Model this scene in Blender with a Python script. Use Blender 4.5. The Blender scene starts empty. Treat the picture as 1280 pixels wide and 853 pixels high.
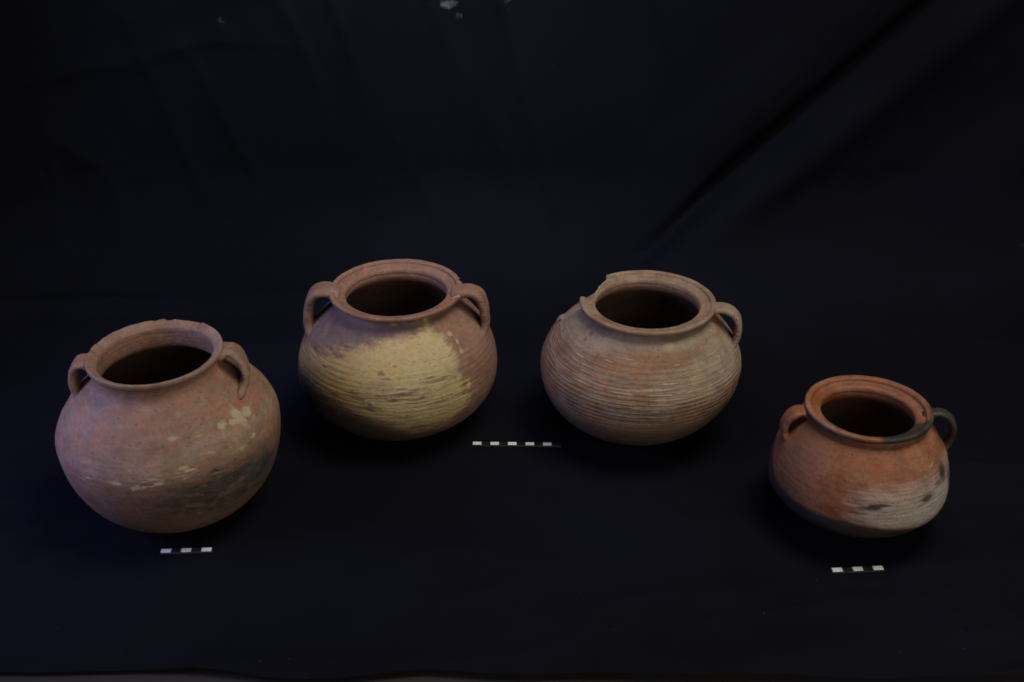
import bpy, math
import numpy as np
from math import radians, cos, sin, pi

# ------------------------------------------------------------------ camera, light, exposure
scene = bpy.context.scene
COL = scene.collection

cam_data = bpy.data.cameras.new('camera')
cam_data.sensor_width = 36.0
cam_data.lens = 36.0 * 1475.0 / 1280.0
cam_data.clip_start = 0.05
cam_data.clip_end = 50.0
cam = bpy.data.objects.new('camera', cam_data)
cam.location = (0.0, 0.0, 0.789)
cam.rotation_euler = (radians(60.0), 0.0, 0.0)
COL.objects.link(cam)
scene.camera = cam
cam_data.dof.use_dof = True
cam_data.dof.focus_distance = 1.33
cam_data.dof.aperture_fstop = 8.0

world = bpy.data.worlds.new('World')
scene.world = world
world.use_nodes = True
bg = world.node_tree.nodes['Background']
bg.inputs['Color'].default_value = (0.72, 0.85, 1.0, 1.0)
bg.inputs['Strength'].default_value = 0.04


def area(name, loc, target, size, power, color):
    d = bpy.data.lights.new(name, 'AREA')
    d.shape = 'RECTANGLE'
    d.size, d.size_y = size
    d.energy = power
    d.color = color
    o = bpy.data.objects.new(name, d)
    o.location = loc
    v = np.array(target) - np.array(loc)
    import mathutils
    o.rotation_euler = mathutils.Vector(v).to_track_quat('-Z', 'Y').to_euler()
    COL.objects.link(o)
    return o


area('overhead_lamp', (0.50, 0.82, 1.70), (0.08, 1.12, 0.0), (0.8, 0.7), 18.0, (1.0, 0.91, 0.77))
area('front_window', (1.15, -0.70, 0.95), (0.05, 1.10, 0.08), (1.2, 0.9), 12.5, (1.0, 0.90, 0.77))
side = area('side_window', (-1.05, 0.78, 0.55), (-0.48, 1.00, 0.14), (0.45, 0.45), 0.95, (0.50, 0.50, 1.0))
side.data.spread = radians(60)
backdrop_fill = area('added_backdrop_fill', (-0.12, 1.12, 0.98), (-0.14, 1.62, 0.42), (0.35, 0.2), 1.6, (0.80, 0.88, 1.0))  # added lamp above the frame, brightens the upper backdrop
backdrop_fill.data.spread = radians(95)

scene.render.engine = 'CYCLES'
scene.cycles.use_denoising = True
scene.cycles.filter_width = 1.6
scene.view_settings.view_transform = 'Standard'
scene.view_settings.look = 'None'
scene.view_settings.gamma = 1.0
scene.view_settings.use_curve_mapping = False
scene.view_settings.exposure = 0.0

CM = 0.01


# ------------------------------------------------------------------ helpers
def tag(o, label, cat, group=None):
    o['label'] = label
    o['category'] = cat
    if group:
        o['group'] = group


def link(name, me, mat, parent=None):
    o = bpy.data.objects.new(name, me)
    me.materials.append(mat)
    COL.objects.link(o)
    if parent is not None:
        o.parent = parent
    return o


def grid_mesh(name, V, closed_u=False, closed_v=False, attr=None, smooth=True, extra=None):
    """V: (nu, nv, 3) array -> quad mesh"""
    nu, nv = V.shape[:2]
    idx = np.arange(nu * nv).reshape(nu, nv)
    iu = np.arange(nu if closed_u else nu - 1)
    iv = np.arange(nv if closed_v else nv - 1)
    A, B = np.meshgrid(iu, iv, indexing='ij')
    A2, B2 = (A + 1) % nu, (B + 1) % nv
    F = np.stack([idx[A, B], idx[A2, B], idx[A2, B2], idx[A, B2]], -1).reshape(-1, 4)
    me = bpy.data.meshes.new(name)
    me.vertices.add(nu * nv)
    me.vertices.foreach_set('co', np.ascontiguousarray(V.reshape(-1), dtype=np.float32))
    me.loops.add(F.size)
    me.loops.foreach_set('vertex_index', F.reshape(-1).astype(np.int32))
    me.polygons.add(len(F))
    me.polygons.foreach_set('loop_start', (np.arange(len(F)) * 4).astype(np.int32))
    me.polygons.foreach_set('loop_total', np.full(len(F), 4, dtype=np.int32))
    me.update(calc_edges=True)
    me.polygons.foreach_set('use_smooth', np.full(len(F), smooth, dtype=bool))
    if attr is not None:
        a = me.attributes.new('stain_shade', 'FLOAT_COLOR', 'POINT')
        a.data.foreach_set('color', np.ascontiguousarray(attr.reshape(-1), dtype=np.float32))
    me.validate()
    return me


def catmull(P, n):
    """dense resample of a polyline through P"""
    P = np.asarray(P, float)
    d = np.maximum(np.linalg.norm(np.diff(P, axis=0), axis=1), 1e-6) ** 0.5
    t = np.concatenate([[0], np.cumsum(d)])
    m = np.gradient(P, t, axis=0)
    arc = np.concatenate([[0], np.cumsum(np.linalg.norm(np.diff(P, axis=0), axis=1))])
    q = np.interp(np.linspace(0, arc[-1], n), arc, t)
    k = np.clip(np.searchsorted(t, q, side='right') - 1, 0, len(P) - 2)
    h = (t[k + 1] - t[k])[:, None]
    u = ((q - t[k]) / (t[k + 1] - t[k]))[:, None]
    return ((2*u**3 - 3*u**2 + 1) * P[k] + (u**3 - 2*u**2 + u) * h * m[k]
            + (-2*u**3 + 3*u**2) * P[k + 1] + (u**3 - u**2) * h * m[k + 1])


def vnoise(x, y, seed=0):
    """smooth 2-D value noise in 0..1"""
    rng = np.random.RandomState(seed)
    T = rng.rand(64, 64)
    xi, yi = np.floor(x).astype(int), np.floor(y).astype(int)
    fx, fy = x - xi, y - yi
    fx, fy = fx*fx*(3 - 2*fx), fy*fy*(3 - 2*fy)
    a, b = T[xi % 64, yi % 64], T[(xi + 1) % 64, yi % 64]
    c, d = T[xi % 64, (yi + 1) % 64], T[(xi + 1) % 64, (yi + 1) % 64]
    return (a*(1-fx) + b*fx)*(1-fy) + (c*(1-fx) + d*fx)*fy


def fbm(x, y, seed=0, oct=4):
    s = 0; a = .5
    for i in range(oct):
        s = s + a * vnoise(x * 2**i, y * 2**i, seed + i)
        a *= .5
    return s / (1 - .5**oct)


def sst(x, a, b):
    t = np.clip((x - a) / (b - a), 0, 1)
    return t*t*(3 - 2*t)


def poly_mask(phi, z, poly, feather, R):
    """soft mask of a patch on the pot wall; poly in (degrees round the wall, cm height)"""
    x = np.radians(phi) * R
    P = np.array([(radians(a) * R, b) for a, b in poly])
    inside = np.zeros(x.shape, bool)
    dist = np.full(x.shape, 1e9)
    for i in range(len(P)):
        (x1, y1), (x2, y2) = P[i], P[(i + 1) % len(P)]
        cond = ((y1 > z) != (y2 > z)) & (x < (x2 - x1) * (z - y1) / (y2 - y1 + 1e-12) + x1)
        inside ^= cond
        dx, dy = x2 - x1, y2 - y1
        t = np.clip(((x - x1)*dx + (z - y1)*dy) / (dx*dx + dy*dy + 1e-12), 0, 1)
        dist = np.minimum(dist, np.hypot(x - x1 - t*dx, z - y1 - t*dy))
    return sst(np.where(inside, dist, -dist), -feather, feather)


def blob(phi, z, p0, z0, rp, rz, R):
    d = ((np.radians(phi - p0) * R) / rp)**2 + ((z - z0) / rz)**2
    return np.exp(-d)


# ------------------------------------------------------------------ materials
def new_mat(name):
    m = bpy.data.materials.new(name)
    m.use_nodes = True
    nt = m.node_tree
    b = nt.nodes['Principled BSDF']
    return m, nt, b


def nd(nt, t, **kw):
    n = nt.nodes.new(t)
    for k, v in kw.items():
        setattr(n, k, v)
    return n


def noise(nt, vec, scale, detail=4.0, rough=0.55, dist=0.0):
    n = nd(nt, 'ShaderNodeTexNoise')
    n.inputs['Scale'].default_value = scale
    n.inputs['Detail'].default_value = detail
    n.inputs['Roughness'].default_value = rough
    n.inputs['Distortion'].default_value = dist
    nt.links.new(vec, n.inputs['Vector'])
    return n.outputs['Fac']


def mrange(nt, v, a, b, c=0.0, d=1.0, smooth=True):
    n = nd(nt, 'ShaderNodeMapRange')
    if smooth:
        n.interpolation_type = 'SMOOTHSTEP'
    n.inputs['From Min'].default_value = a
    n.inputs['From Max'].default_value = b
    n.inputs['To Min'].default_value = c
    n.inputs['To Max'].default_value = d
    nt.links.new(v, n.inputs['Value'])
    return n.outputs['Result']


def mth(nt, op, a, b=None):
    n = nd(nt, 'ShaderNodeMath', operation=op)
    for i, v in enumerate((a, b)):
        if v is None:
            continue
        if isinstance(v, (int, float)):
            n.inputs[i].default_value = v
        else:
            nt.links.new(v, n.inputs[i])
    return n.outputs[0]


def mixc(nt, fac, a, b):
    n = nd(nt, 'ShaderNodeMix', data_type='RGBA')
    if isinstance(fac, (int, float)):
        n.inputs['Factor'].default_value = fac
    else:
        nt.links.new(fac, n.inputs['Factor'])
    for s, v in (('A', a), ('B', b)):
        i = [q for q in n.inputs if q.name == s and q.type == 'RGBA'][0]
        if isinstance(v, (tuple, list)):
            i.default_value = (*v, 1.0)
        else:
            nt.links.new(v, i)
    return [q for q in n.outputs if q.type == 'RGBA'][0]


def clay(name, base, alt, dull, pale, dark, third, rough=0.70, seed=0.0, wheel=1.0, fleck=0.25, edge=0.55, soft=.26, ochre=(.34, .20, .10), cover=.93):
    """fired clay: base / alt / dull mottling; the 'stain' attribute carries pale wash, soot with painted inside shade, third deposit"""
    m, nt, b = new_mat(name)
    tc = nd(nt, 'ShaderNodeTexCoord')
    mp = nd(nt, 'ShaderNodeMapping')
    mp.inputs['Location'].default_value = (seed, seed * .7, 0)
    nt.links.new(tc.outputs['Object'], mp.inputs['Vector'])
    v = mp.outputs['Vector']
    ms = nd(nt, 'ShaderNodeMapping')                     # stretched round the wheel: squeezed height
    ms.inputs['Scale'].default_value = (1, 1, 5.0)
    nt.links.new(v, ms.inputs['Vector'])
    vs = ms.outputs['Vector']
    at = nd(nt, 'ShaderNodeAttribute', attribute_name='stain_shade')
    sp = nd(nt, 'ShaderNodeSeparateColor')
    nt.links.new(at.outputs['Color'], sp.inputs['Color'])
    n_big = noise(nt, v, 13.0, 5, .55, .4)
    n_mid = noise(nt, v, 48.0, 7, .70, .25)
    n_str = noise(nt, vs, 34.0, 6, .62, .2)
    n_fine = noise(nt, v, 250.0, 5, .7)
    vo = nd(nt, 'ShaderNodeTexVoronoi')
    vo.inputs['Scale'].default_value = 310.0
    nt.links.new(v, vo.inputs['Vector'])
    vsep = nd(nt, 'ShaderNodeSeparateColor')
    nt.links.new(vo.outputs['Color'], vsep.inputs['Color'])
    near = mrange(nt, vo.outputs['Distance'], .38, .22)
    pit = mth(nt, 'MULTIPLY', near, mrange(nt, vsep.outputs['Red'], .86, .90))
    grit = mth(nt, 'MULTIPLY', near, mrange(nt, vsep.outputs['Green'], .88, .93))
    patch = mth(nt, 'ADD', n_big, mth(nt, 'MULTIPLY', mth(nt, 'SUBTRACT', n_mid, .5), .35))
    col = mixc(nt, mrange(nt, patch, .42, .60), base, alt)
    col = mixc(nt, mth(nt, 'MULTIPLY', mrange(nt, n_str, .44, .74), .75), col, dull)
    # speckled grit
    col = mixc(nt, mth(nt, 'MULTIPLY', mrange(nt, n_fine, .58, .72), fleck), col, pale)
    col = mixc(nt, mth(nt, 'MULTIPLY', mrange(nt, n_fine, .42, .30), fleck * 1.4), col, dark)
    # stains, their borders broken up by grain
    def stain_shade(ch, amt, w, nse):
        s = mth(nt, 'ADD', sp.outputs[ch], mth(nt, 'MULTIPLY', mth(nt, 'SUBTRACT', nse, .5), amt))
        return mrange(nt, s, .5 - w, .5 + w)
    third_f = mth(nt, 'MULTIPLY', stain_shade('Blue', 1.3, .42, n_str), .85)
    col = mixc(nt, third_f, col, third)
    n_a = mth(nt, 'ADD', mth(nt, 'MULTIPLY', n_str, .55), mth(nt, 'MULTIPLY', n_mid, .45))
    pale_f = stain_shade('Red', edge * 2.6, soft, n_a)
    pale_v = mixc(nt, mrange(nt, n_mid, .36, .68), pale, tuple(p * .58 + q * .28 for p, q in zip(pale, base)))
    och = mth(nt, 'ADD', at.outputs['Alpha'], mth(nt, 'MULTIPLY', mth(nt, 'SUBTRACT', n_mid, .5), 1.6))
    pale_v = mixc(nt, mth(nt, 'MULTIPLY', mrange(nt, och, .2, .9), .9), pale_v, ochre)
    col = mixc(nt, mth(nt, 'MULTIPLY', pale_f, cover), col, pale_v)
    dark_f = stain_shade('Green', 1.9, .42, mth(nt, 'ADD', mth(nt, 'MULTIPLY', n_big, .4), mth(nt, 'MULTIPLY', n_mid, .6)))
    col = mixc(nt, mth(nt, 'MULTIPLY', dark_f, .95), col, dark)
    col = mixc(nt, mth(nt, 'MULTIPLY', grit, fleck * 1.2), col, tuple(.6 * p + .12 for p in pale))
    col = mixc(nt, mth(nt, 'MULTIPLY', pit, fleck * 1.5), col, dark)
    # overall uneven firing
    hv = nd(nt, 'ShaderNodeHueSaturation')
    nt.links.new(mth(nt, 'MULTIPLY', mrange(nt, n_mid, .28, .72, .76, 1.22), mrange(nt, n_fine, .32, .68, .90, 1.10)), hv.inputs['Value'])
    nt.links.new(mrange(nt, n_big, .3, .7, 1.12, .88), hv.inputs['Saturation'])
    hv.inputs['Hue'].default_value = .508
    nt.links.new(col, hv.inputs['Color'])
    nt.links.new(hv.outputs['Color'], b.inputs['Base Color'])
    nt.links.new(mrange(nt, n_mid, .3, .7, rough - .1, rough + .1), b.inputs['Roughness'])
    b.inputs['Specular IOR Level'].default_value = 0.40
    # relief: grain, pits, wheel lines, thickness of the wash
    hgt = mth(nt, 'ADD', mth(nt, 'MULTIPLY', n_fine, .22), mth(nt, 'MULTIPLY', n_mid, .30))
    ml = nd(nt, 'ShaderNodeMapping')
    ml.inputs['Scale'].default_value = (1, 1, 14.0)
    nt.links.new(v, ml.inputs['Vector'])
    lines = noise(nt, ml.outputs['Vector'], 22.0, 3, .5)
    hgt = mth(nt, 'ADD', hgt, mth(nt, 'MULTIPLY', lines, .75 * wheel))
    hgt = mth(nt, 'ADD', hgt, mth(nt, 'MULTIPLY', pale_f, .8))
    hgt = mth(nt, 'SUBTRACT', hgt, mth(nt, 'MULTIPLY', pit, .8))
    hgt = mth(nt, 'ADD', hgt, mth(nt, 'MULTIPLY', grit, .35))
    bp = nd(nt, 'ShaderNodeBump')
    bp.inputs['Strength'].default_value = .55
    bp.inputs['Distance'].default_value = .0018
    nt.links.new(hgt, bp.inputs['Height'])
    nt.links.new(bp.outputs['Normal'], b.inputs['Normal'])
    return m


def cloth_mat():
    m, nt, b = new_mat('black_cloth')
    tc = nd(nt, 'ShaderNodeTexCoord')
    v = tc.outputs['Object']
    big = noise(nt, v, 3.0, 4, .6)
    mid = noise(nt, v, 45.0, 5, .7)
    fine = noise(nt, v, 900.0, 2, .6)
    col = mixc(nt, mrange(nt, big, .35, .65), (.0043, .0048, .0078), (.0053, .0059, .0106))
    at = nd(nt, 'ShaderNodeAttribute', attribute_name='stain_shade')
    sp = nd(nt, 'ShaderNodeSeparateColor')
    nt.links.new(at.outputs['Color'], sp.inputs['Color'])
    s = mth(nt, 'ADD', sp.outputs['Red'], mth(nt, 'MULTIPLY', mth(nt, 'SUBTRACT', mid, .5), 2.6))
    col = mixc(nt, mrange(nt, s, .62, 1.25), col, (.085, .10, .12))
    lint = noise(nt, v, 330.0, 1, .4)
    col = mixc(nt, mrange(nt, lint, .79, .83, 0, .25), col, (.12, .12, .13))
    nt.links.new(col, b.inputs['Base Color'])
    b.inputs['Roughness'].default_value = .92
    b.inputs['Specular IOR Level'].default_value = .03
    bp = nd(nt, 'ShaderNodeBump')
    bp.inputs['Strength'].default_value = .35
    bp.inputs['Distance'].default_value = .001
    nt.links.new(mth(nt, 'ADD', fine, mth(nt, 'MULTIPLY', mid, 1.5)), bp.inputs['Height'])
    nt.links.new(bp.outputs['Normal'], b.inputs['Normal'])
    return m


def floor_mat():
    m, nt, b = new_mat('dull_floor')
    tc = nd(nt, 'ShaderNodeTexCoord')
    n = noise(nt, tc.outputs['Object'], 30.0, 6, .65)
    nt.links.new(mixc(nt, n, (.008, .007, .007), (.014, .0125, .0125)), b.inputs['Base Color'])
    b.inputs['Roughness'].default_value = .8
    return m


def bar_mat(name, a, bb):
    m, nt, b = new_mat(name)
    tc = nd(nt, 'ShaderNodeTexCoord')
    n = noise(nt, tc.outputs['Object'], 260.0, 4, .6)
    nt.links.new(mixc(nt, mrange(nt, n, .3, .75), a, bb), b.inputs['Base Color'])
    b.inputs['Roughness'].default_value = .8
    b.inputs['Specular IOR Level'].default_value = .08
    return m


# ------------------------------------------------------------------ the setting: floor and draped cloth
def floor():
    x = np.linspace(-1.6, 1.6, 33)
    y = np.linspace(.35, 2.2, 21)
    X, Y = np.meshgrid(x, y, indexing='ij')
    me = grid_mesh('floor', np.stack([X, Y, 0*X - .004], -1))
    o = link('floor', me, floor_mat())
    o['kind'] = 'structure'
    o['label'] = 'dull grey brown floor showing past the front edge of the black cloth'


def ridge(d, w):
    return np.exp(-(d / w)**2)


def cloth():
    # s runs along the cloth from its front edge over the floor and up the back
    nx, ns = 420, 460
    xs = np.linspace(-1.25, 1.25, nx)
    Yb, Rb = 1.60, .16                        # where it turns up, radius of the turn
    L1 = Yb - Rb - .76
    L2 = Rb * pi / 2
    L = L1 + L2 + .78
    sv = np.concatenate([np.linspace(0, .12, 40, endpoint=False), np.linspace(.12, L, ns - 40)])
    X, S = np.meshgrid(xs, sv, indexing='ij')
    f = sst(S, L1, L1 + L2)
    a = np.clip((S - L1) / Rb, 0, pi / 2)
    Y0 = np.where(S < L1, .76 + S, (Yb - Rb) + Rb * np.sin(a))
    Z0 = np.where(S < L1, 0, Rb * (1 - np.cos(a)) + np.maximum(S - L1 - L2, 0))
    U = S - L1                                # 0 at the foot of the wall
    # relief along the surface normal
    h = .0022 * (fbm(X * 3.2 + 7, S * 3.2 + 3, 3) - .5) * 2
    h *= .35 + .65 * f
    wall = sst(U, -.05, .25)
    # swag from the upper right down to the foot in the middle, several soft folds beside it
    dl = (U - (-.086 + .988 * X)) * .71
    fade = sst(X, .02, .30)
    h += 1.15 * wall * fade * (.022 * sst(-dl, -.014, .030) + .012 * ridge(dl + .045, .03)
                        - .022 * ridge(dl - .006, .013) + .010 * ridge(dl - .07, .05) + .006 * ridge(dl - .20, .07)
                        - .006 * ridge(dl + .16, .05) + .006 * ridge(dl + .27, .06))
    # gentle hanging waves left of it
    h += wall * .008 * np.sin(X * 9 + 1.5 * U + .6) * sst(-X, -.25, .5)
    # a level crease low on the left, where the cloth meets the floor
    h += .010 * ridge(U - .05 - .05 * X, .02) * sst(-X, .02, .35)
    h -= .006 * ridge(U - .0 - .03 * X, .018) * sst(-X, .02, .35)
    # creases fanning out on the floor to the left front
    fl = 1 - sst(S, L1 * .75, L1)
    for k, (c0, sl, w, am) in enumerate(((.235, .72, .012, .0050), (.165, .80, .016, .0042), (.30, .60, .010, .0030), (.09, .95, .014, .0030))):
        d = (S - (c0 + sl * (X + .47))) * .8
        h += fl * am * ridge(d, w) * sst(-X, .26, .36)
    h += fl * .0016 * ridge(S - .24 + .02 * np.sin(5 * X), .012) * sst(X, -.1, .2)
    # slack wrinkles over the floor and the foot of the back
    wr = fbm(X * 2.2 + .9 * S + 11, S * 7 - 1.6 * X + 5, 77, 3)
    h += .0060 * (1 - np.abs(2 * wr - 1))**6 * sst(fbm(X * 2 + 1, S * 2 + 8, 78, 2), .40, .62)
    wr = fbm(X * 9 + 3 * S + 2, S * 2.0 - 1.0 * X + 9, 79, 3)
    h += .0035 * (1 - np.abs(2 * wr - 1))**6 * sst(fbm(X * 2 + 5, S * 2 + 3, 80, 2), .45, .65)
    # keep flat where things stand
    for (px, py, r) in ((-.355, 1.018, .125), (-.133, 1.187, .13), (.148, 1.164, .13), (.357, .989, .10), (-.333, .9345, .045), (.3446, .906, .045), (.005, 1.121, .07)):
        q = np.hypot(X - px, (.76 + S) - py)
        h *= sst(q, r * .55, r * 1.15)
    h = np.where(U < .12, np.maximum(h, -.0005), h)
    tx = np.where(a > 0, -np.sin(a), 0)
    Y = Y0 + tx * h
    Z = Z0 + np.cos(a) * h
    # front edge: wavy, a little turned
    e = .010 * fbm(X * 6 + 2, 0 * X + 1.5, 9) - .004 + .010 * sst(-X, .18, .30) - .004 * ridge(X + .08, .05) * -2
    Y += e * np.exp(-S / .03)
    Z += .0012
    att = np.zeros((nx, len(sv), 4)); att[..., 3] = 0
    # pale dusty scuffs high on the back
    for (bx, bz, rx, rz, am) in ((-.086, .388, .016, .010, 1.0), (-.071, .372, .009, .012, .95), (-.395, .362, .014, .014, .72), (-.31, .388, .018, .012, .62), (-.002, .386, .008, .020, .70), (.006, .345, .010, .010, .5), (-.50, .31, .03, .02, .30), (.0, .25, .005, .05, .35)):
        att[..., 0] = np.maximum(att[..., 0], am * np.exp(-((X - bx) / rx)**2 - ((Z0 - bz) / rz)**2))
    me = grid_mesh('backdrop_cloth', np.stack([X, Y, Z], -1), attr=att)
    o = link('backdrop_cloth', me, cloth_mat())
    tag(o, 'black navy cloth spread under the clay pots and draped up behind them in diagonal folds', 'cloth')


# ------------------------------------------------------------------ pots
def lathe(name, profile, n_az, mat, parent, deform, stain_fn, closed=False):
    """profile (n,2) in cm; local x right, -y toward the viewer's side"""
    P = np.asarray(profile)
    ph = np.linspace(-180, 180, n_az, endpoint=False)
    PH, I = np.meshgrid(ph, np.arange(len(P)), indexing='ij')
    R = P[:, 0][I].astype(float)
    Z = P[:, 1][I].astype(float)
    R, Z, DX = deform(PH, R, Z, I)
    X = R * np.sin(np.radians(PH)) + DX
    Y = -R * np.cos(np.radians(PH))
    att = np.zeros(R.shape + (4,)); att[..., 3] = 0
    stain_fn(PH, R, Z, I, att)
    V = np.stack([X, Y, Z], -1) * CM
    me = grid_mesh(name, V[:, ::-1], closed_u=True, closed_v=closed, attr=att[:, ::-1])
    return link(name, me, mat, parent)


def strap(name, pts, phi0, hw, ht, mat, parent, shear, zc, attv=(0, 0, 0), groove=0.0, seed=1, twist=0.0):
    """strap handle: centre line pts (rho, z) in the radial plane at phi0; half width hw, half thickness ht (cm)"""
    C = catmull(pts, 64)
    T = np.gradient(C, axis=0)
    T /= np.linalg.norm(T, axis=1)[:, None]
    Nn = np.stack([-T[:, 1], T[:, 0]], -1)
    m = 36
    t = np.linspace(0, 2*pi, m, endpoint=False)
    u = np.linspace(0, 1, len(C))
    flare = 1 + .12 * np.exp(-(u / .10)**2) + .55 * np.exp(-((1 - u) / .12)**2)
    thick = 1 + .25 * np.exp(-(u / .10)**2) + .30 * np.exp(-((1 - u) / .10)**2)
    cs = np.sign(np.cos(t)) * np.abs(np.cos(t))**.8
    sn = np.sign(np.sin(t)) * np.abs(np.sin(t))**.8
    W = hw * flare[:, None] * cs[None] * (1 + .16 * (fbm(u[:, None] * 5 + seed, t[None] * 0 + 2, seed) - .5) * 2)
    D = ht * thick[:, None] * sn[None]
    D -= groove * np.exp(-(cs[None] / .35)**2) * (sn[None] > 0) * np.sin(pi * u)[:, None]
    D += .14 * (fbm(u[:, None] * 6 + seed, t[None] * 1.2, seed + 5) - .5)
    rho = C[:, 0][:, None] + Nn[:, 0][:, None] * D
    z = C[:, 1][:, None] + Nn[:, 1][:, None] * D
    tang = W + twist * (u[:, None] - .0)
    p = radians(phi0)
    X = rho * sin(p) + tang * cos(p) + shear * (z - zc)
    Y = -rho * cos(p) + tang * sin(p)
    att = np.zeros(X.shape + (4,)); att[..., 3] = 0
    att[..., 0], att[..., 1], att[..., 2] = attv
    V = np.stack([X, Y, z], -1) * CM
    # close the two ends
    V = np.concatenate([V[:1].mean(1, keepdims=True).repeat(m, 1), V, V[-1:].mean(1, keepdims=True).repeat(m, 1)], 0)
    att = np.concatenate([att[:1], att, att[-1:]], 0)
    me = grid_mesh(name, V, closed_v=True, attr=att)
    return link(name, me, mat, parent)


def body_profile(P, n_out=330, n_in=90):
    """closed wall: bottom centre outside -> neck top -> inside -> bottom centre inside"""
    R, zm, pl, ql, pu, rn, zn = (P[k] for k in ('R', 'zm', 'pl', 'ql', 'pu', 'rn', 'zn'))
    u = np.linspace(1, 0, 60) ** .6
    lo = [(R * max(0, 1 - w**pl)**(1/ql), zm * (1 - w)) for w in u]
    t = np.linspace(0, 1, 40)[1:]
    cut = P.get('cut', 1.0)
    up = [(R - (R - rn) * w**pu, zm + (zn - zm) * w) for w in t if w <= cut]
    out = lo + up + list(P['neck'])
    out = np.array(out)
    # even arc-length resample
    arc = np.concatenate([[0], np.cumsum(np.linalg.norm(np.diff(out, axis=0), axis=1))])
    q = np.linspace(0, arc[-1], n_out)
    o = np.stack([np.interp(q, arc, out[:, 0]), np.interp(q, arc, out[:, 1])], -1)
    k = np.ones(7) / 7                                   # soften the joins
    osm = o.copy()
    for _ in range(2):
        pad = np.pad(osm, ((3, 3), (0, 0)), 'edge')
        osm = np.stack([np.convolve(pad[:, i], k, 'valid') for i in (0, 1)], -1)
    w = sst(np.arange(n_out), 4, 12)[:, None]
    o = o * (1 - w) + osm * w
    o[-1] = out[-1]
    # inner wall
    rt, zt = out[-1]
    wall = P.get('wall', .7)
    inn = list(P['inner_neck'])
    t = np.linspace(0, 1, 30)[1:]
    ri, zi = inn[-1]
    inn += [(R - wall - (R - wall - ri) * (1 - w)**pu, zi + (zm - zi) * w) for w in t]
    u = np.linspace(0, 1, 50)[1:] ** .7
    inn += [((R - wall) * max(0, 1 - w**pl)**(1/ql), zm - (zm - wall) * w) for w in u]
    inn = np.array(inn)
    arc = np.concatenate([[0], np.cumsum(np.linalg.norm(np.diff(inn, axis=0), axis=1))])
    q = np.linspace(0, arc[-1], n_in)
    i_ = np.stack([np.interp(q, arc, inn[:, 0]), np.interp(q, arc, inn[:, 1])], -1)
    return np.concatenate([o, i_]), n_out


def pot_root(name, P):
    e = bpy.data.objects.new(name, None)
    e.empty_display_size = .05
    COL.objects.link(e)
    e.location = (P['X'] * CM, P['Y'] * CM, P.get('lift', .12) * CM)
    e.rotation_euler = (radians(-P.get('ty', 0)), radians(P.get('tx', 0)), -math.atan2(P['X'], P['Y']))
    return e


def wobble(P, seed, amp=.010, groove=None):
    sh, zc, no = P.get('sh', 0), P['zm'], P['n_out']
    def f(PH, R, Z, I):
        a = np.radians(PH)
        # handmade unevenness, periodic round the pot
        w = (.5*np.sin(2*a + seed + Z*.10) + .3*np.sin(3*a + 2.1*seed - Z*.16) + .2*np.sin(5*a + .7*seed + Z*.3))
        R = R * (1 + amp * w * sst(Z, 1.0, 4.0))
        fine = fbm((np.cos(a) + 2) * 7, Z * .8 + 4*np.sin(a) + 9, int(seed*10) % 50) - .5
        out = (I < no) if no else np.ones(I.shape, bool)
        R = R + np.where(out, .07 * fine * sst(R, 1, 4), 0)
        for p0, z0, rp, rz, am in P.get('roots', ()):
            R = R + np.where(out, am * blob((PH - p0 + 180) % 360 - 180, Z, 0, z0, rp, rz, 9.0), 0)
        if groove is not None:
            g = groove(PH, R, Z)
            R = R + np.where(out, g, 0)
            Z = Z + np.where(out, g * .35, 0)
        return R, Z, sh * (Z - zc)
    return f


def rim_profile(P, dense=110):
    return catmull(P['lip'] + [P['lip'][0]], dense)[:-1]


# ---- four pots (cm). fitted wall curves
BIG = dict(X=-35.20, Y=101.62, tx=-1.29, ty=.4, R=11.28, zm=10.33, pl=2.0, ql=2.75, pu=1.75, rn=6.25, zn=16.9, sh=-.01, cut=.95, wall=.75, roots=((66, 15.0, 1.5, .8, .28), (-105, 15.0, 1.5, .8, .28)),
           neck=[(6.42, 16.85), (6.27, 17.2), (6.26, 17.8), (6.36, 18.4)],
           inner_neck=[(5.74, 18.4), (5.66, 17.8), (5.64, 17.0), (5.70, 16.4), (5.95, 16.05)],
           lip=[(5.66, 18.00), (5.70, 18.42), (5.80, 18.58), (5.86, 18.66), (6.10, 18.84), (6.42, 19.02), (6.58, 19.05), (6.66, 18.98), (6.69, 18.84), (6.68, 18.66), (6.60, 18.45), (6.44, 18.25), (6.36, 18.00), (6.20, 17.9), (5.9, 17.9)])
CREAM = dict(X=-13.29, Y=118.64, tx=-.1, ty=.54, R=11.62, zm=7.39, pl=1.97, ql=2.41, pu=2.27, rn=6.08, zn=15.9, sh=.02, cut=.955, wall=.7, roots=((80, 12.2, 1.3, .9, .25), (-99, 12.2, 1.3, .9, .25)),
             neck=[(6.42, 15.75), (6.28, 16.0), (6.25, 16.3)],
             inner_neck=[(5.80, 16.25), (5.72, 15.9), (5.75, 15.5), (6.1, 15.05)],
             lip=[(5.76, 16.0), (5.74, 16.35), (5.85, 16.62), (6.00, 16.70), (6.40, 16.76), (6.78, 16.80), (6.86, 16.82), (6.90, 16.90), (6.94, 17.08), (7.00, 17.14), (7.25, 17.20), (7.46, 17.20), (7.55, 17.12), (7.57, 16.95), (7.55, 16.82), (7.40, 16.68), (7.0, 16.50), (6.60, 16.28), (6.34, 16.05), (6.2, 15.9), (5.95, 15.9)])
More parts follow.
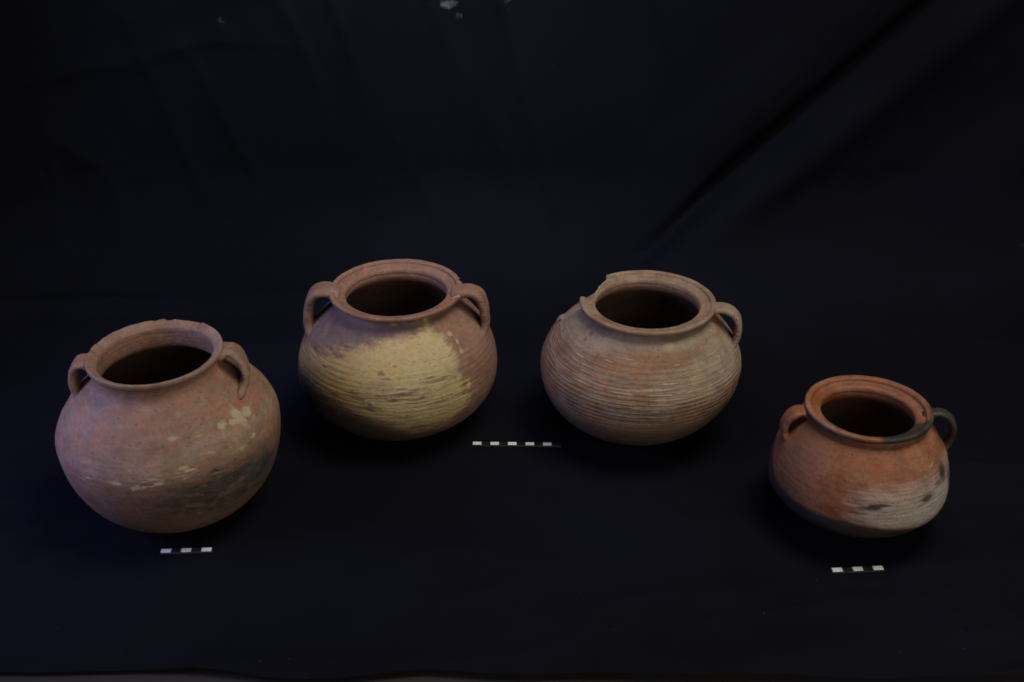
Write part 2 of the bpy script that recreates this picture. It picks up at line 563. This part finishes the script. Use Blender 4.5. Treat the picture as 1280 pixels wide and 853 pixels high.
RIBBED = dict(X=14.77, Y=116.38, tx=-.3, ty=.16, R=11.40, zm=9.29, pl=2.2, ql=1.84, pu=1.75, rn=6.12, zn=16.2, sh=.062, cut=.93, wall=.7, roots=((88, 12.2, 1.3, .9, .25), (-99, 12.4, 1.2, .9, .22)),
              neck=[(6.55, 15.75), (6.36, 15.95), (6.32, 16.15)],
              inner_neck=[(5.82, 16.1), (5.76, 15.8), (5.8, 15.4), (6.1, 15.0)],
              lip=[(5.80, 15.75), (5.76, 16.15), (5.90, 16.48), (6.05, 16.54), (6.45, 16.57), (6.82, 16.60), (6.90, 16.62), (6.94, 16.70), (6.97, 16.82), (7.04, 16.87), (7.25, 16.91), (7.48, 16.90), (7.57, 16.82), (7.59, 16.66), (7.56, 16.52), (7.36, 16.36), (6.95, 16.22), (6.58, 16.05), (6.38, 15.85), (6.2, 15.7), (6.0, 15.68)])
SMALL = dict(X=35.73, Y=98.89, tx=-.65, ty=1.0, R=8.98, zm=5.49, pl=1.74, ql=1.30, pu=2.3, rn=5.60, zn=13.05, sh=.01, cut=.95, wall=.6, roots=((100, 10.0, 1.1, .7, .22), (-74, 10.1, 1.1, .7, .22)),
             neck=[(5.62, 12.75), (5.36, 13.0), (5.28, 13.2)],
             inner_neck=[(4.66, 13.15), (4.60, 12.8), (4.66, 12.4), (4.95, 12.0)],
             lip=[(4.62, 12.8), (4.56, 13.1), (4.66, 13.36), (4.82, 13.46), (5.15, 13.53), (5.42, 13.56), (5.50, 13.60), (5.54, 13.72), (5.60, 13.90), (5.68, 13.97), (5.92, 14.04), (6.12, 14.03), (6.21, 13.94), (6.23, 13.78), (6.20, 13.62), (6.06, 13.48), (5.72, 13.30), (5.42, 13.08), (5.3, 12.85), (5.1, 12.75), (4.85, 12.72)])


def build_big():
    mat = clay('clay_dull_red', (.190, .102, .070), (.235, .090, .054), (.155, .104, .082), (.40, .335, .22), (.045, .038, .035), (.255, .185, .145), seed=1.3, wheel=.5, fleck=.15, edge=.95, soft=.26)
    P = BIG
    prof, P['n_out'] = body_profile(P)
    root = pot_root('cooking_pot', P)
    tag(root, 'large dull red clay pot with tall collar, cream flecks and sooty lower belly', 'pot', 'clay cooking pots')
    def stain_shade(PH, R, Z, I, att):
        out = I < P['n_out']
        fl = np.interp(PH, [-90, -60, -35, -20, -9, 4, 22, 34, 47, 80], [9.5, 10.6, 10.9, 10.7, 11.2, 11.8, 12.3, 12.0, 11.7, 11.2])
        band = np.exp(-((Z - fl) / .75)**2)
        speck = fbm(PH * .22 + 40, Z * 2.2 + 3, 12, 4)
        pale = band * (.20 + .50 * sst(speck, .45, .75)) * sst(-np.abs(PH), -75, -35)
        for p0, z0, rp, rz, am in ((31, 14.0, .9, .32, 1.0), (38, 13.8, .55, .3, .9), (44, 14.0, .8, .75, 1.15), (51, 13.7, .7, .6, 1.0), (45, 13.2, .7, .4, .8), (52, 13.0, .9, .35, .6),
                                   (1, 14.3, .5, .3, .62), (15, 14.0, .6, .3, .66), (3, 11.9, .6, .22, .95), (6, 11.6, .8, .2, .9), (18, 10.5, .45, .2, .9), (21, 10.4, .4, .2, .8), (12, 9.5, .35, .25, .85), (7, 9.4, .5, .2, .75), (-20, 10.6, .7, .5, .7), (-32, 11, .7, .4, .6)):
            pale = np.maximum(pale, am * blob(PH, Z, p0, z0, rp, rz, 11))
        pale *= .55 + .8 * fbm(PH * .6 + 11, Z * 3.5, 31)
        soot = poly_mask(PH, Z, [(-80, 8.2), (-40, 9.2), (-10, 10.2), (11, 10.9), (28, 11.1), (50, 10.2), (70, 9.5), (75, 6), (40, 4.6), (10, 5.0), (-2, 6.0), (-16, 7.6), (-45, 6.5), (-80, 6)], 2.3, 11)
        soot *= (.46 + .34 * sst(PH, -15, 5) - .06 * sst(PH, 50, 70)) * (.35 + 1.35 * fbm(PH * .16 + 2, Z * 1.5, 61))
        soot = np.maximum(soot, .36 * sst(fl - Z, -.6, 2.4))
        grey = .48 * sst(PH, -20, -70) + .34 * sst(PH, 45, 75) * sst(Z, 11, 14)
        grey = np.maximum(grey, .56 * np.exp(-((Z - fl - .9) / 1.3)**2)); grey = np.maximum(grey, .28)
        att[..., 0] = np.where(out, pale, 0)
        att[..., 1] = np.where(out, soot, .48 * sst(P['zn'] - Z, -.2, 3.0) + .15)  # inside wall: shade of the hollow painted in, deepening below the neck
        att[..., 2] = np.where(out, grey, .2)
    lathe('body', prof, 400, mat, root, wobble(P, 1.7, .006), stain_shade)
    rim = rim_profile(P)
    base = wobble(dict(P, n_out=0), 1.7, .006)
    def dent(PH, R, Z, I):
        top = sst(Z, 18.55, 18.9)
        chip = sst(PH, 128, 131) * (1 - sst(PH, 148, 163)) * .16 + sst(PH, 171, 173) * .10 * (1 - sst(PH, 175, 178))
        chip = chip + .16 * sst(np.abs(PH - 162), 5, 1.5)
        chip = chip + .14 * sst(np.abs(PH + 128), 6, 2) + .08 * sst(np.abs(PH + 112), 4, 1)
        Z = Z - top * chip * (.6 + .8 * fbm(PH * .8 + 3, Z * 0, 6)) - top * .06 * (fbm(PH * .25 + 9, Z * 0 + 3, 8) - .3)
        return base(PH, R, Z, I)
    def rst(PH, R, Z, I, att):
        att[..., 2] = .35 + .3 * sst(np.abs(PH - 75), 70, 20)
        att[..., 1] = .12
    lathe('rim', rim, 480, mat, root, dent, rst, closed=True)
    sh, zc = P['sh'], P['zm']
    H = [(6.2, 18.15), (6.9, 18.45), (7.6, 18.42), (8.25, 17.85), (8.55, 17.0), (8.62, 16.2), (8.5, 15.4), (8.1, 14.8), (7.9, 14.5)]
    strap('handle', [(a, b + .25 * (b < 16)) for a, b in H], 80, 1.4, .46, mat, root, sh, zc, (0, .1, .45), .10, 3, twist=-1.8)
    H = [(a - .20 * max(0, min(1, (a - 7) / 1.2)), b) for a, b in H]
    strap('handle', H, -102, 1.25, .40, mat, root, sh, zc, (0, .15, .35), .10, 4)


def build_cream():
    mat = clay('clay_cream_washed', (.205, .104, .076), (.220, .100, .070), (.180, .104, .084), (.47, .365, .165), (.045, .038, .034), (.130, .090, .084), seed=4.1, wheel=.8, fleck=.14, edge=1.0, soft=.33, ochre=(.31, .205, .095))
    P = CREAM
    prof, P['n_out'] = body_profile(P)
    root = pot_root('cooking_pot', P)
    tag(root, 'two handled reddish clay pot with a big cream wash over its belly', 'pot', 'clay cooking pots')
    poly = [(-84, 11.2), (-64, 11.9), (-54, 12.7), (-46, 13.2), (-31, 14.0), (-8, 14.8), (13, 15.1), (23, 15.45), (28, 16.2), (34, 16.2), (30, 15.3), (36, 14.6), (40, 13.0), (37, 11.3), (39, 9.9), (42, 8.6), (40, 6.6), (30, 5.0), (8, 4.8), (-6, 5.8), (-23, 7.4), (-40, 8.4), (-70, 8.9), (-88, 9.6)]
    def gr(PH, R, Z):
        m = sst(Z, 6, 8) * sst(-Z, -13.6, -12.4) * (.35 + .65 * sst(fbm(PH * .05 + 20, Z * .5, 22), .40, .62)) * sst(-np.abs(PH), -95, -60)
        zz = Z + .25 * (fbm(PH * .06 + 5, Z * 0.4, 17) - .5)
        return m * .016 * np.sin(zz * 2 * pi / .55)
    def stain_shade(PH, R, Z, I, att):
        out = I < P['n_out']
        pale = poly_mask(PH, Z, poly, 1.6, 11)
        # thin, worn streaks where the clay shows through
        st = fbm(PH * .045 + 3, Z * 2.6 + 1, 41, 4)
        thin = sst(st, .50, .66) * np.maximum(blob(PH, Z, 26, 10.2, 3.0, 2.2, 11), .55 * blob(PH, Z, -12, 9.3, 5, 1.6, 11))
        pale = pale * (1 - .62 * thin)
        for p0, z0, rp, rz in ((-54, 12.5, .6, .14), (-43, 12.9, .9, .12), (-11, 12.0, .5, .3), (-8, 11.5, .7, .16), (-3, 12.6, .3, .14), (1, 10, .35, .15), (18, 11.2, .8, .12), (-27, 9.8, .6, .15), (-17, 8.8, .35, .25), (12, 9.4, .3, .14), (24, 13.2, .3, .2), (-36, 10.9, .7, .14), (-50, 11.4, .8, .16)):
            pale = pale - .75 * blob(PH, Z, p0, z0, rp, rz, 11)
        # drip on the right border and drops above
        for p0, z0, rp, rz, am in ((41, 9.0, .45, 1.0, 1.0), (41, 7.4, .35, 1.1, .8), (43, 14.2, .6, .3, .75), (45, 13.4, .35, .35, .95), (44, 12.6, .35, .45, .7), (28, 15.8, .55, .7, 1.0), (-4, 15.9, .7, .2, .72)):
            pale = np.maximum(pale, am * blob(PH, Z, p0, z0, rp, rz, 11))
        pale = pale * (1 - .14 * sst(PH, -45, -85)) * (1 - .16 * sst(-Z, -12, -9.5) * (.4 + sst(st, .40, .60)) - .06 * sst(st, .5, .6))
        att[..., 3] = np.where(out, np.clip(.80 * sst(PH, 5, -42) + .35 * blob(PH, Z, 20, 9, 3, 1.2, 11) - .05, 0, 1), 0)
        purple = poly_mask(PH, Z, [(-130, 10.5), (-62, 12.3), (-45, 13.4), (-20, 14.4), (0, 14.9), (16, 15.2), (24, 16.5), (-40, 17), (-130, 17)], .6, 11) * .95
        purple = np.maximum(purple, .35 * sst(PH, 25, 50) * sst(Z, 13, 15))
        soot = poly_mask(PH, Z, [(-150, 10), (-84, 9.0), (-60, 9.0), (-43, 8.3), (-23, 7.3), (-9, 5.8), (6, 4.4), (30, 4.0), (50, 3.5), (60, 0), (-150, 0)], 1.9, 11) * .95
        for p0, z0, rp, rz in ((-52, 13.0, 1.3, .25), (-38, 13.7, 1.0, .2), (-66, 12.2, 1.0, .3)):
            soot = np.maximum(soot, .7 * blob(PH, Z, p0, z0, rp, rz, 11))
        soot = np.maximum(soot, (.20 + .20 * sst(PH, 5, -55)) * sst(-Z, -13, -10.5))
        att[..., 0] = np.where(out, np.clip(pale, 0, 1.1), 0)
        att[..., 1] = np.where(out, soot, .48 * sst(P['zn'] - Z, -.2, 3.0) + .15)  # interior shade put into the colour of the inner wall
        att[..., 2] = np.where(out, purple, .1)
    lathe('body', prof, 400, mat, root, wobble(P, .4, .005, gr), stain_shade)
    rim = rim_profile(P)
    base = wobble(dict(P, n_out=0), .4, .005)
    def dent(PH, R, Z, I):
        o = sst(R, 7.1, 7.5)
        chip = .20 * sst(np.abs(PH - 99), 4, 1.5) + .1 * sst(np.abs(PH - 106), 3, 1)
        R = R - o * chip
        Z = Z - o * .05 * (fbm(PH * .3, Z * 0 + 2, 14) - .4)
        return base(PH, R, Z, I)
    def rst(PH, R, Z, I, att):
        att[..., 0] = .95 * np.exp(-((PH - 62 - (R - 6.9) * 9) / 1.8)**2) * sst(R, 6.3, 6.7) * sst(Z, 16.2, 16.5) + .8 * np.exp(-((PH + 3) / 5)**2) * sst(-Z, -16.7, -16.55) * sst(R, 7, 7.2)
    lathe('rim', rim, 480, mat, root, dent, rst, closed=True)
    sh, zc = P['sh'], P['zm']
    H = [(6.6, 16.4), (7.5, 16.85), (8.5, 16.95), (9.5, 16.45), (10.0, 15.3), (10.2, 14.1), (10.25, 13.0), (10.0, 12.2), (9.6, 11.8)]
    H = [(a - .10 * max(0, min(1, (a - 7.5) / 2)), b) for a, b in H]
    strap('handle', H, 81, 1.3, .56, mat, root, sh, zc, (0, 0, .05), .08, 6)
    strap('handle', H, -96, 1.4, .56, mat, root, sh, zc, (.1, .1, .25), .08, 7)


def build_ribbed():
    mat = clay('clay_brown_ribbed', (.192, .106, .068), (.228, .102, .058), (.176, .118, .084), (.37, .295, .21), (.050, .038, .030), (.255, .195, .150), seed=7.7, wheel=1.0, fleck=.18, edge=.70, soft=.24)
    P = RIBBED
    prof, P['n_out'] = body_profile(P, n_out=420)
    root = pot_root('cooking_pot', P)
    tag(root, 'ribbed brown clay pot with one handle and a piece broken from its rim', 'pot', 'clay cooking pots')
    def phase(PH, Z):
        return (Z + .10 * (fbm(PH * .05 + 7, Z * .3, 27) - .5) + .0012 * PH) * 2 * pi / .50
    def gr(PH, R, Z):
        m = sst(Z, 6.3, 7.6) * sst(-Z, -14.6, -13.4)
        m = m * (.45 + .55 * sst(fbm(PH * .03 + 30, Z * .6, 28), .30, .6))
        return m * .029 * np.sin(phase(PH, Z)) * (.5 + 1.0 * fbm(PH * .02 + 3, Z * 1.7, 71))
    def stain_shade(PH, R, Z, I, att):
        out = I < P['n_out']
        crest = sst(np.sin(phase(PH, Z) + 1.2 * (fbm(PH * .12, Z * .4, 83) - .5)), -.1, .95)
        zone = sst(Z, 6.8, 7.8) * sst(-Z, -14.6, -13.6)
        wear = fbm(PH * .085 + 13, Z * 1.7 + 5, 33, 5)
        front = .55 + .45 * np.exp(-((PH - 8) / 45)**2)
        pale = crest * zone * (.10 + 1.1 * sst(wear, .34, .66)) * front * .80
        pale *= 1 - .6 * poly_mask(PH, Z, [(-34, 12.6), (-20, 13.2), (-4, 13.6), (-3, 12.6), (-12, 12.0), (-34, 11.9)], .5, 11)
        pale = np.maximum(pale, .85 * np.exp(-((Z - 11.55 - .05 * np.sin(PH * .1)) / .11)**2) * sst(PH, -72, -58) * sst(-PH, -22, 0))
        pale = np.maximum(pale, .70 * blob(PH, Z, 22, 15.1, 1.5, .5, 11))
        pale = np.maximum(pale, .9 * blob(PH, Z, 10, 9.4, .7, .16, 11))
        grey = .95 * poly_mask(PH, Z, [(-125, 16), (-100, 13.0), (-68, 13.3), (-36, 13.6), (-20, 14.6), (0, 15.2), (0, 17), (-125, 17)], .7, 11)
        gr_r = .92 * poly_mask(PH, Z, [(24, 13.4), (45, 14.2), (62, 14.6), (110, 13.5), (110, 9.4), (70, 9.9), (49, 10.0), (26, 10.0), (6, 10.6), (4, 13.0)], .9, 11)
        grey = np.maximum(grey, gr_r * (.72 + .28 * sst(PH, 20, 50)))
        grey = np.maximum(grey, .62 * poly_mask(PH, Z, [(-30, 14.4), (80, 14.4), (80, 17), (-30, 17)], .7, 11))
        soot = .62 * sst(-Z, -8.6, -5.0) + .25 * sst(PH, -30, -75) * sst(-Z, -13, -10)  # darker toward the base and low on the left flank
        soot = np.maximum(soot, .62 * blob(PH, Z, 8, 9.1, 2.2, .28, 11))
        for p0, z0, rr in ((-49, 15.0, .3), (-50, 14.4, .25), (-47, 15.5, .22)):
            soot = np.maximum(soot, .6 * blob(PH, Z, p0, z0, rr * 1.6, rr, 11))
        att[..., 0] = np.where(out, pale, 0)
        att[..., 1] = np.where(out, soot, .48 * sst(P['zn'] - Z, -.2, 3.0) + .15)  # inner wall darkened with depth to paint the hollow's shade
        att[..., 2] = np.where(out, np.maximum(grey, .29), .1)
    lathe('body', prof, 420, mat, root, wobble(P, 2.6, .005, gr), stain_shade)
    rim = rim_profile(P)
    base = wobble(dict(P, n_out=0), 2.6, .005)
    def brk(PH):
        # a wedge of lip is gone: radius left standing at each bearing, jagged
        j = (fbm(PH * .16 + 4, PH * 0 + 1, 19, 3) - .5) * 2
        lim = np.interp(PH, [-139.2, -138.4, -128, -114, -101, -96, -93, -91, -90, -89.2], [9, 7.05, 6.75, 6.30, 5.98, 5.95, 6.00, 6.25, 6.6, 9])
        return lim + .16 * j * (lim < 8)
    def dent(PH, R, Z, I):
        lim = brk(PH)
        top = 16.26 + .20 * (fbm(PH * .8, R * 2, 91) - .5) + np.clip(lim - 5.9, 0, 1.7) * .22
        gone = R > lim
        Z = np.where(gone | (lim < 7.5), np.minimum(Z, top), Z)
        R = np.where(gone, lim + (R - lim) * .05, R)
        o = sst(R, 7.0, 7.5)
        R = R - o * .07 * (fbm(PH * .3 + 8, Z * 0 + 2, 24) - .4)
        return base(PH, R, Z, I)
    def rst(PH, R, Z, I, att):
        lim = brk(PH)
        c = sst(R, lim - .12, lim - .02)
        att[..., 2] = .45 + .5 * c
        att[..., 0] = .6 * c + .9 * np.exp(-((PH + 149) / 1.6)**2 - ((R - 7.0) / .15)**2) * (Z > 16.5)
    lathe('rim', rim, 720, mat, root, dent, rst, closed=True)
    sh, zc = P['sh'], P['zm']
    H = [(6.6, 16.1), (7.5, 16.45), (8.6, 16.5), (9.6, 16.0), (10.25, 14.9), (10.4, 13.8), (10.3, 12.8), (9.95, 12.1), (9.5, 11.6)]
    strap('handle', H, 88, 1.1, .42, mat, root, sh, zc, (.1, .05, .65), .08, 9)
    # scar of the lost handle
    S = [(9.2, 13.3), (9.75, 13.15), (10.05, 12.7), (10.05, 12.2), (9.7, 11.7), (9.4, 11.5)]
    strap('handle_stump', S, -100, .65, .16, mat, root, sh, zc, (.3, .2, .8), .0, 11)


def build_small():
    mat = clay('clay_orange_sooted', (.205, .070, .038), (.235, .084, .042), (.180, .068, .042), (.42, .375, .345), (.022, .021, .021), (.28, .205, .175), rough=.60, seed=11.9, wheel=.6, fleck=.06, edge=.55, soft=.50, cover=.82)
    P = SMALL
    prof, P['n_out'] = body_profile(P)
    root = pot_root('cooking_pot', P)
    tag(root, 'small orange clay pot with ashy grey belly patch and soot blackened rim', 'pot', 'clay cooking pots')
    def gr(PH, R, Z):
        m = sst(Z, 6, 7) * sst(-Z, -10.5, -9.5) * sst(PH, -15, 5)
        return m * .006 * np.sin((Z + .15 * fbm(PH * .05, Z, 3)) * 2 * pi / .45)
    def stain_shade(PH, R, Z, I, att):
        out = I < P['n_out']
        w = PH + 7 * (fbm(Z * 2.4, PH * .01 + 5, 55) - .5) * 2
        ash = poly_mask(w, Z, [(-5, 9.0), (0, 9.3), (15, 9.9), (34, 9.6), (55, 9.8), (72, 10.1), (88, 9.6), (120, 8), (110, 5.5), (58, 5.2), (39, 5.2), (18, 5.5), (1, 6.0), (-4, 7.4)], 2.3, 8.6)
        st = fbm(PH * .035 + 6, Z * 2.0, 45, 3)
        pale = ash * (.40 + .26 * sst(PH, 5, 50) + .28 * (st - .5) + .26 * sst(-Z, -8.8, -6.4) * sst(PH, 0, 30) + .35 * blob(PH, Z, 45, 6.4, 4, 1.0, 8.6))
        pale = pale * (.35 + .65 * sst(PH + 40 * (st - .5), -6, 26)) * (.62 + .38 * sst(-Z, -9.4, -7.6))
        pale = np.maximum(pale, .95 * blob(PH, Z, 33, 6.0, .35, .2, 8.6))
        soot = 1.4 * poly_mask(PH, Z, [(-150, 10), (-84, 8.6), (-72, 7.4), (-60, 6.4), (-42, 5.9), (-20, 5.8), (0, 5.9), (20, 5.5), (40, 5.0), (60, 4.2), (80, 3.6), (80, 0), (-150, 0)], .75, 8.6)
        for p0, z0, rp, rz, am in ((11, 7.8, 1.3, .18, .95), (19, 8.15, 1.0, .2, 1.05), (15, 7.95, .8, .34, 1.1), (52, 8.1, 1.0, .5, .82), (74, 9.4, 1.1, 1.0, .98), (66, 8.9, .9, .4, .68), (86, 8, 1.0, 1.6, .72), (4, 8.1, 1.0, .14, .45), (30, 7.2, 1.6, .2, .38), (45, 7.5, 1.4, .3, .38), (88, 7.2, 1.0, .8, .55)):
            soot = np.maximum(soot, am * blob(PH, Z, p0, z0, rp, rz, 8.6))
        pale = pale * (1 - .8 * sst(soot, .35, .8))
        pale = np.maximum(pale, .85 * blob(PH, Z - .02 * (PH - 62), 62, 10.7, .7, .09, 8.6))
        soot = np.maximum(soot, .40 * sst(Z, 12.2, 12.9) * sst(-np.abs(PH + 20), -75, -30))
        halo = sst(ash, .0, .9) * (.45 + .45 * sst(PH, -5, 25))
        att[..., 0] = np.where(out, pale, 0)
        soot = np.maximum(soot, .30 * sst(PH, 0, -50))
        att[..., 1] = np.where(out, soot, .48 * sst(P['zn'] - Z, -.2, 3.0) + .15)  # inside gets painted shade, stronger further down the hollow
        att[..., 2] = np.where(out, halo, 0)
    lathe('body', prof, 400, mat, root, wobble(P, 3.3, .004, gr), stain_shade)
    rim = rim_profile(P)
    base = wobble(dict(P, n_out=0), 3.3, .004)
    def rst(PH, R, Z, I, att):
        top = .75 + .25 * sst(R, 4.9, 5.6)
        att[..., 1] = np.maximum(1.5 * top * sst(np.abs(PH - 50), 42, 20), 1.0 * sst(-Z, -13.78, -13.6) * sst(np.abs(PH), 85, 40) * sst(R, 5.2, 5.7))
        att[..., 1] = np.maximum(att[..., 1], .62 * sst(np.abs(PH - 95), 30, 10) * sst(R, 5.7, 6.0))
        att[..., 2] = .42 * sst(R, 5.5, 5.9) * sst(np.abs(PH + 60), 90, 40)
    lathe('rim', rim, 480, mat, root, base, rst, closed=True)
    sh, zc = P['sh'], P['zm']
    H = [(5.5, 13.2), (6.2, 13.7), (7.0, 13.85), (7.9, 13.4), (8.45, 12.3), (8.45, 11.2), (8.15, 10.3), (7.7, 9.8), (7.5, 9.6)]
    a = strap('handle', H, 101, .7, .34, mat, root, sh, zc, (.15, 1.2, .1), .06, 13)
    a['label'] = 'soot blackened strap handle'
    H = [(5.5, 12.9), (6.1, 13.15), (6.9, 13.12), (7.6, 12.65), (8.0, 11.8), (8.05, 11.0), (7.85, 10.3), (7.5, 9.8), (7.3, 9.6)]
    strap('handle', H, -74, 1.0, .40, mat, root, sh, zc, (0, .2, .05), .06, 14)


# ------------------------------------------------------------------ scale bars
def box_mesh(name, x0, x1, y0, y1, z0, z1, bend=None, nx=2, bev=.0003):
    xs = np.linspace(x0, x1, nx)
    # rounded rectangular section swept along x
    sec = np.array([(y0, z0), (y1, z0), (y1, z1 - bev), (y1 - bev, z1), (y0 + bev, z1), (y0, z1 - bev)])
    V = np.zeros((nx + 2, len(sec), 3))
    for i, x in enumerate(xs):
        dz = bend(x) if bend else 0
        V[i + 1, :, 0] = x
        V[i + 1, :, 1] = sec[:, 0]
        V[i + 1, :, 2] = sec[:, 1] + dz
    V[0] = V[1].mean(0)
    V[-1] = V[-2].mean(0)
    return grid_mesh(name, V, closed_v=True, smooth=False)


EDGE = bar_mat('scale_edge', (.030, .030, .032), (.050, .050, .052))
WHITE = bar_mat('scale_white', (.55, .55, .53), (.74, .74, .72))
BLACK = bar_mat('scale_black', (.008, .008, .009), (.016, .016, .018))


def scale_bar(p0, p1, n, width, label, last_black):
    p0, p1 = np.array(p0) * CM, np.array(p1) * CM
    d = p1 - p0
    seg = np.linalg.norm(d) / n
    w = width * CM / 2
    root = bpy.data.objects.new('scale_bar', None)
    root.empty_display_size = .02
    COL.objects.link(root)
    root.location = (p0[0], p0[1], .0030)
    root.rotation_euler = (0, 0, math.atan2(d[1], d[0]))
    tag(root, label, 'scale bar', 'black and white scale bars')
    tot = n + (1 if last_black else 0)
    link('backing', box_mesh('backing', -.0008, seg * tot + .0008, -w - .0005, w + .0005, -.0014, .0004, nx=2), EDGE, root)
    for k in range(tot):
        nm = 'white_segment' if k % 2 == 0 else 'black_segment'
        link(nm, box_mesh(nm, seg * k + .00015, seg * (k + 1) - .00015, -w, w, .0005, .0011), WHITE if k % 2 == 0 else BLACK, root)


floor()
cloth()
build_big()
build_cream()
build_ribbed()
build_small()
scale_bar((-4.54, 112.37), (4.60, 112.20), 9, .56, 'long scale bar of five white blocks between the cream washed pot and the ribbed pot', True)
scale_bar((-35.70, 93.30), (-30.62, 93.55), 5, .56, 'short scale bar of three white blocks in front of the large dull red pot', False)
scale_bar((31.90, 90.40), (37.05, 90.75), 5, .58, 'short scale bar of three white blocks in front of the small orange pot', False)
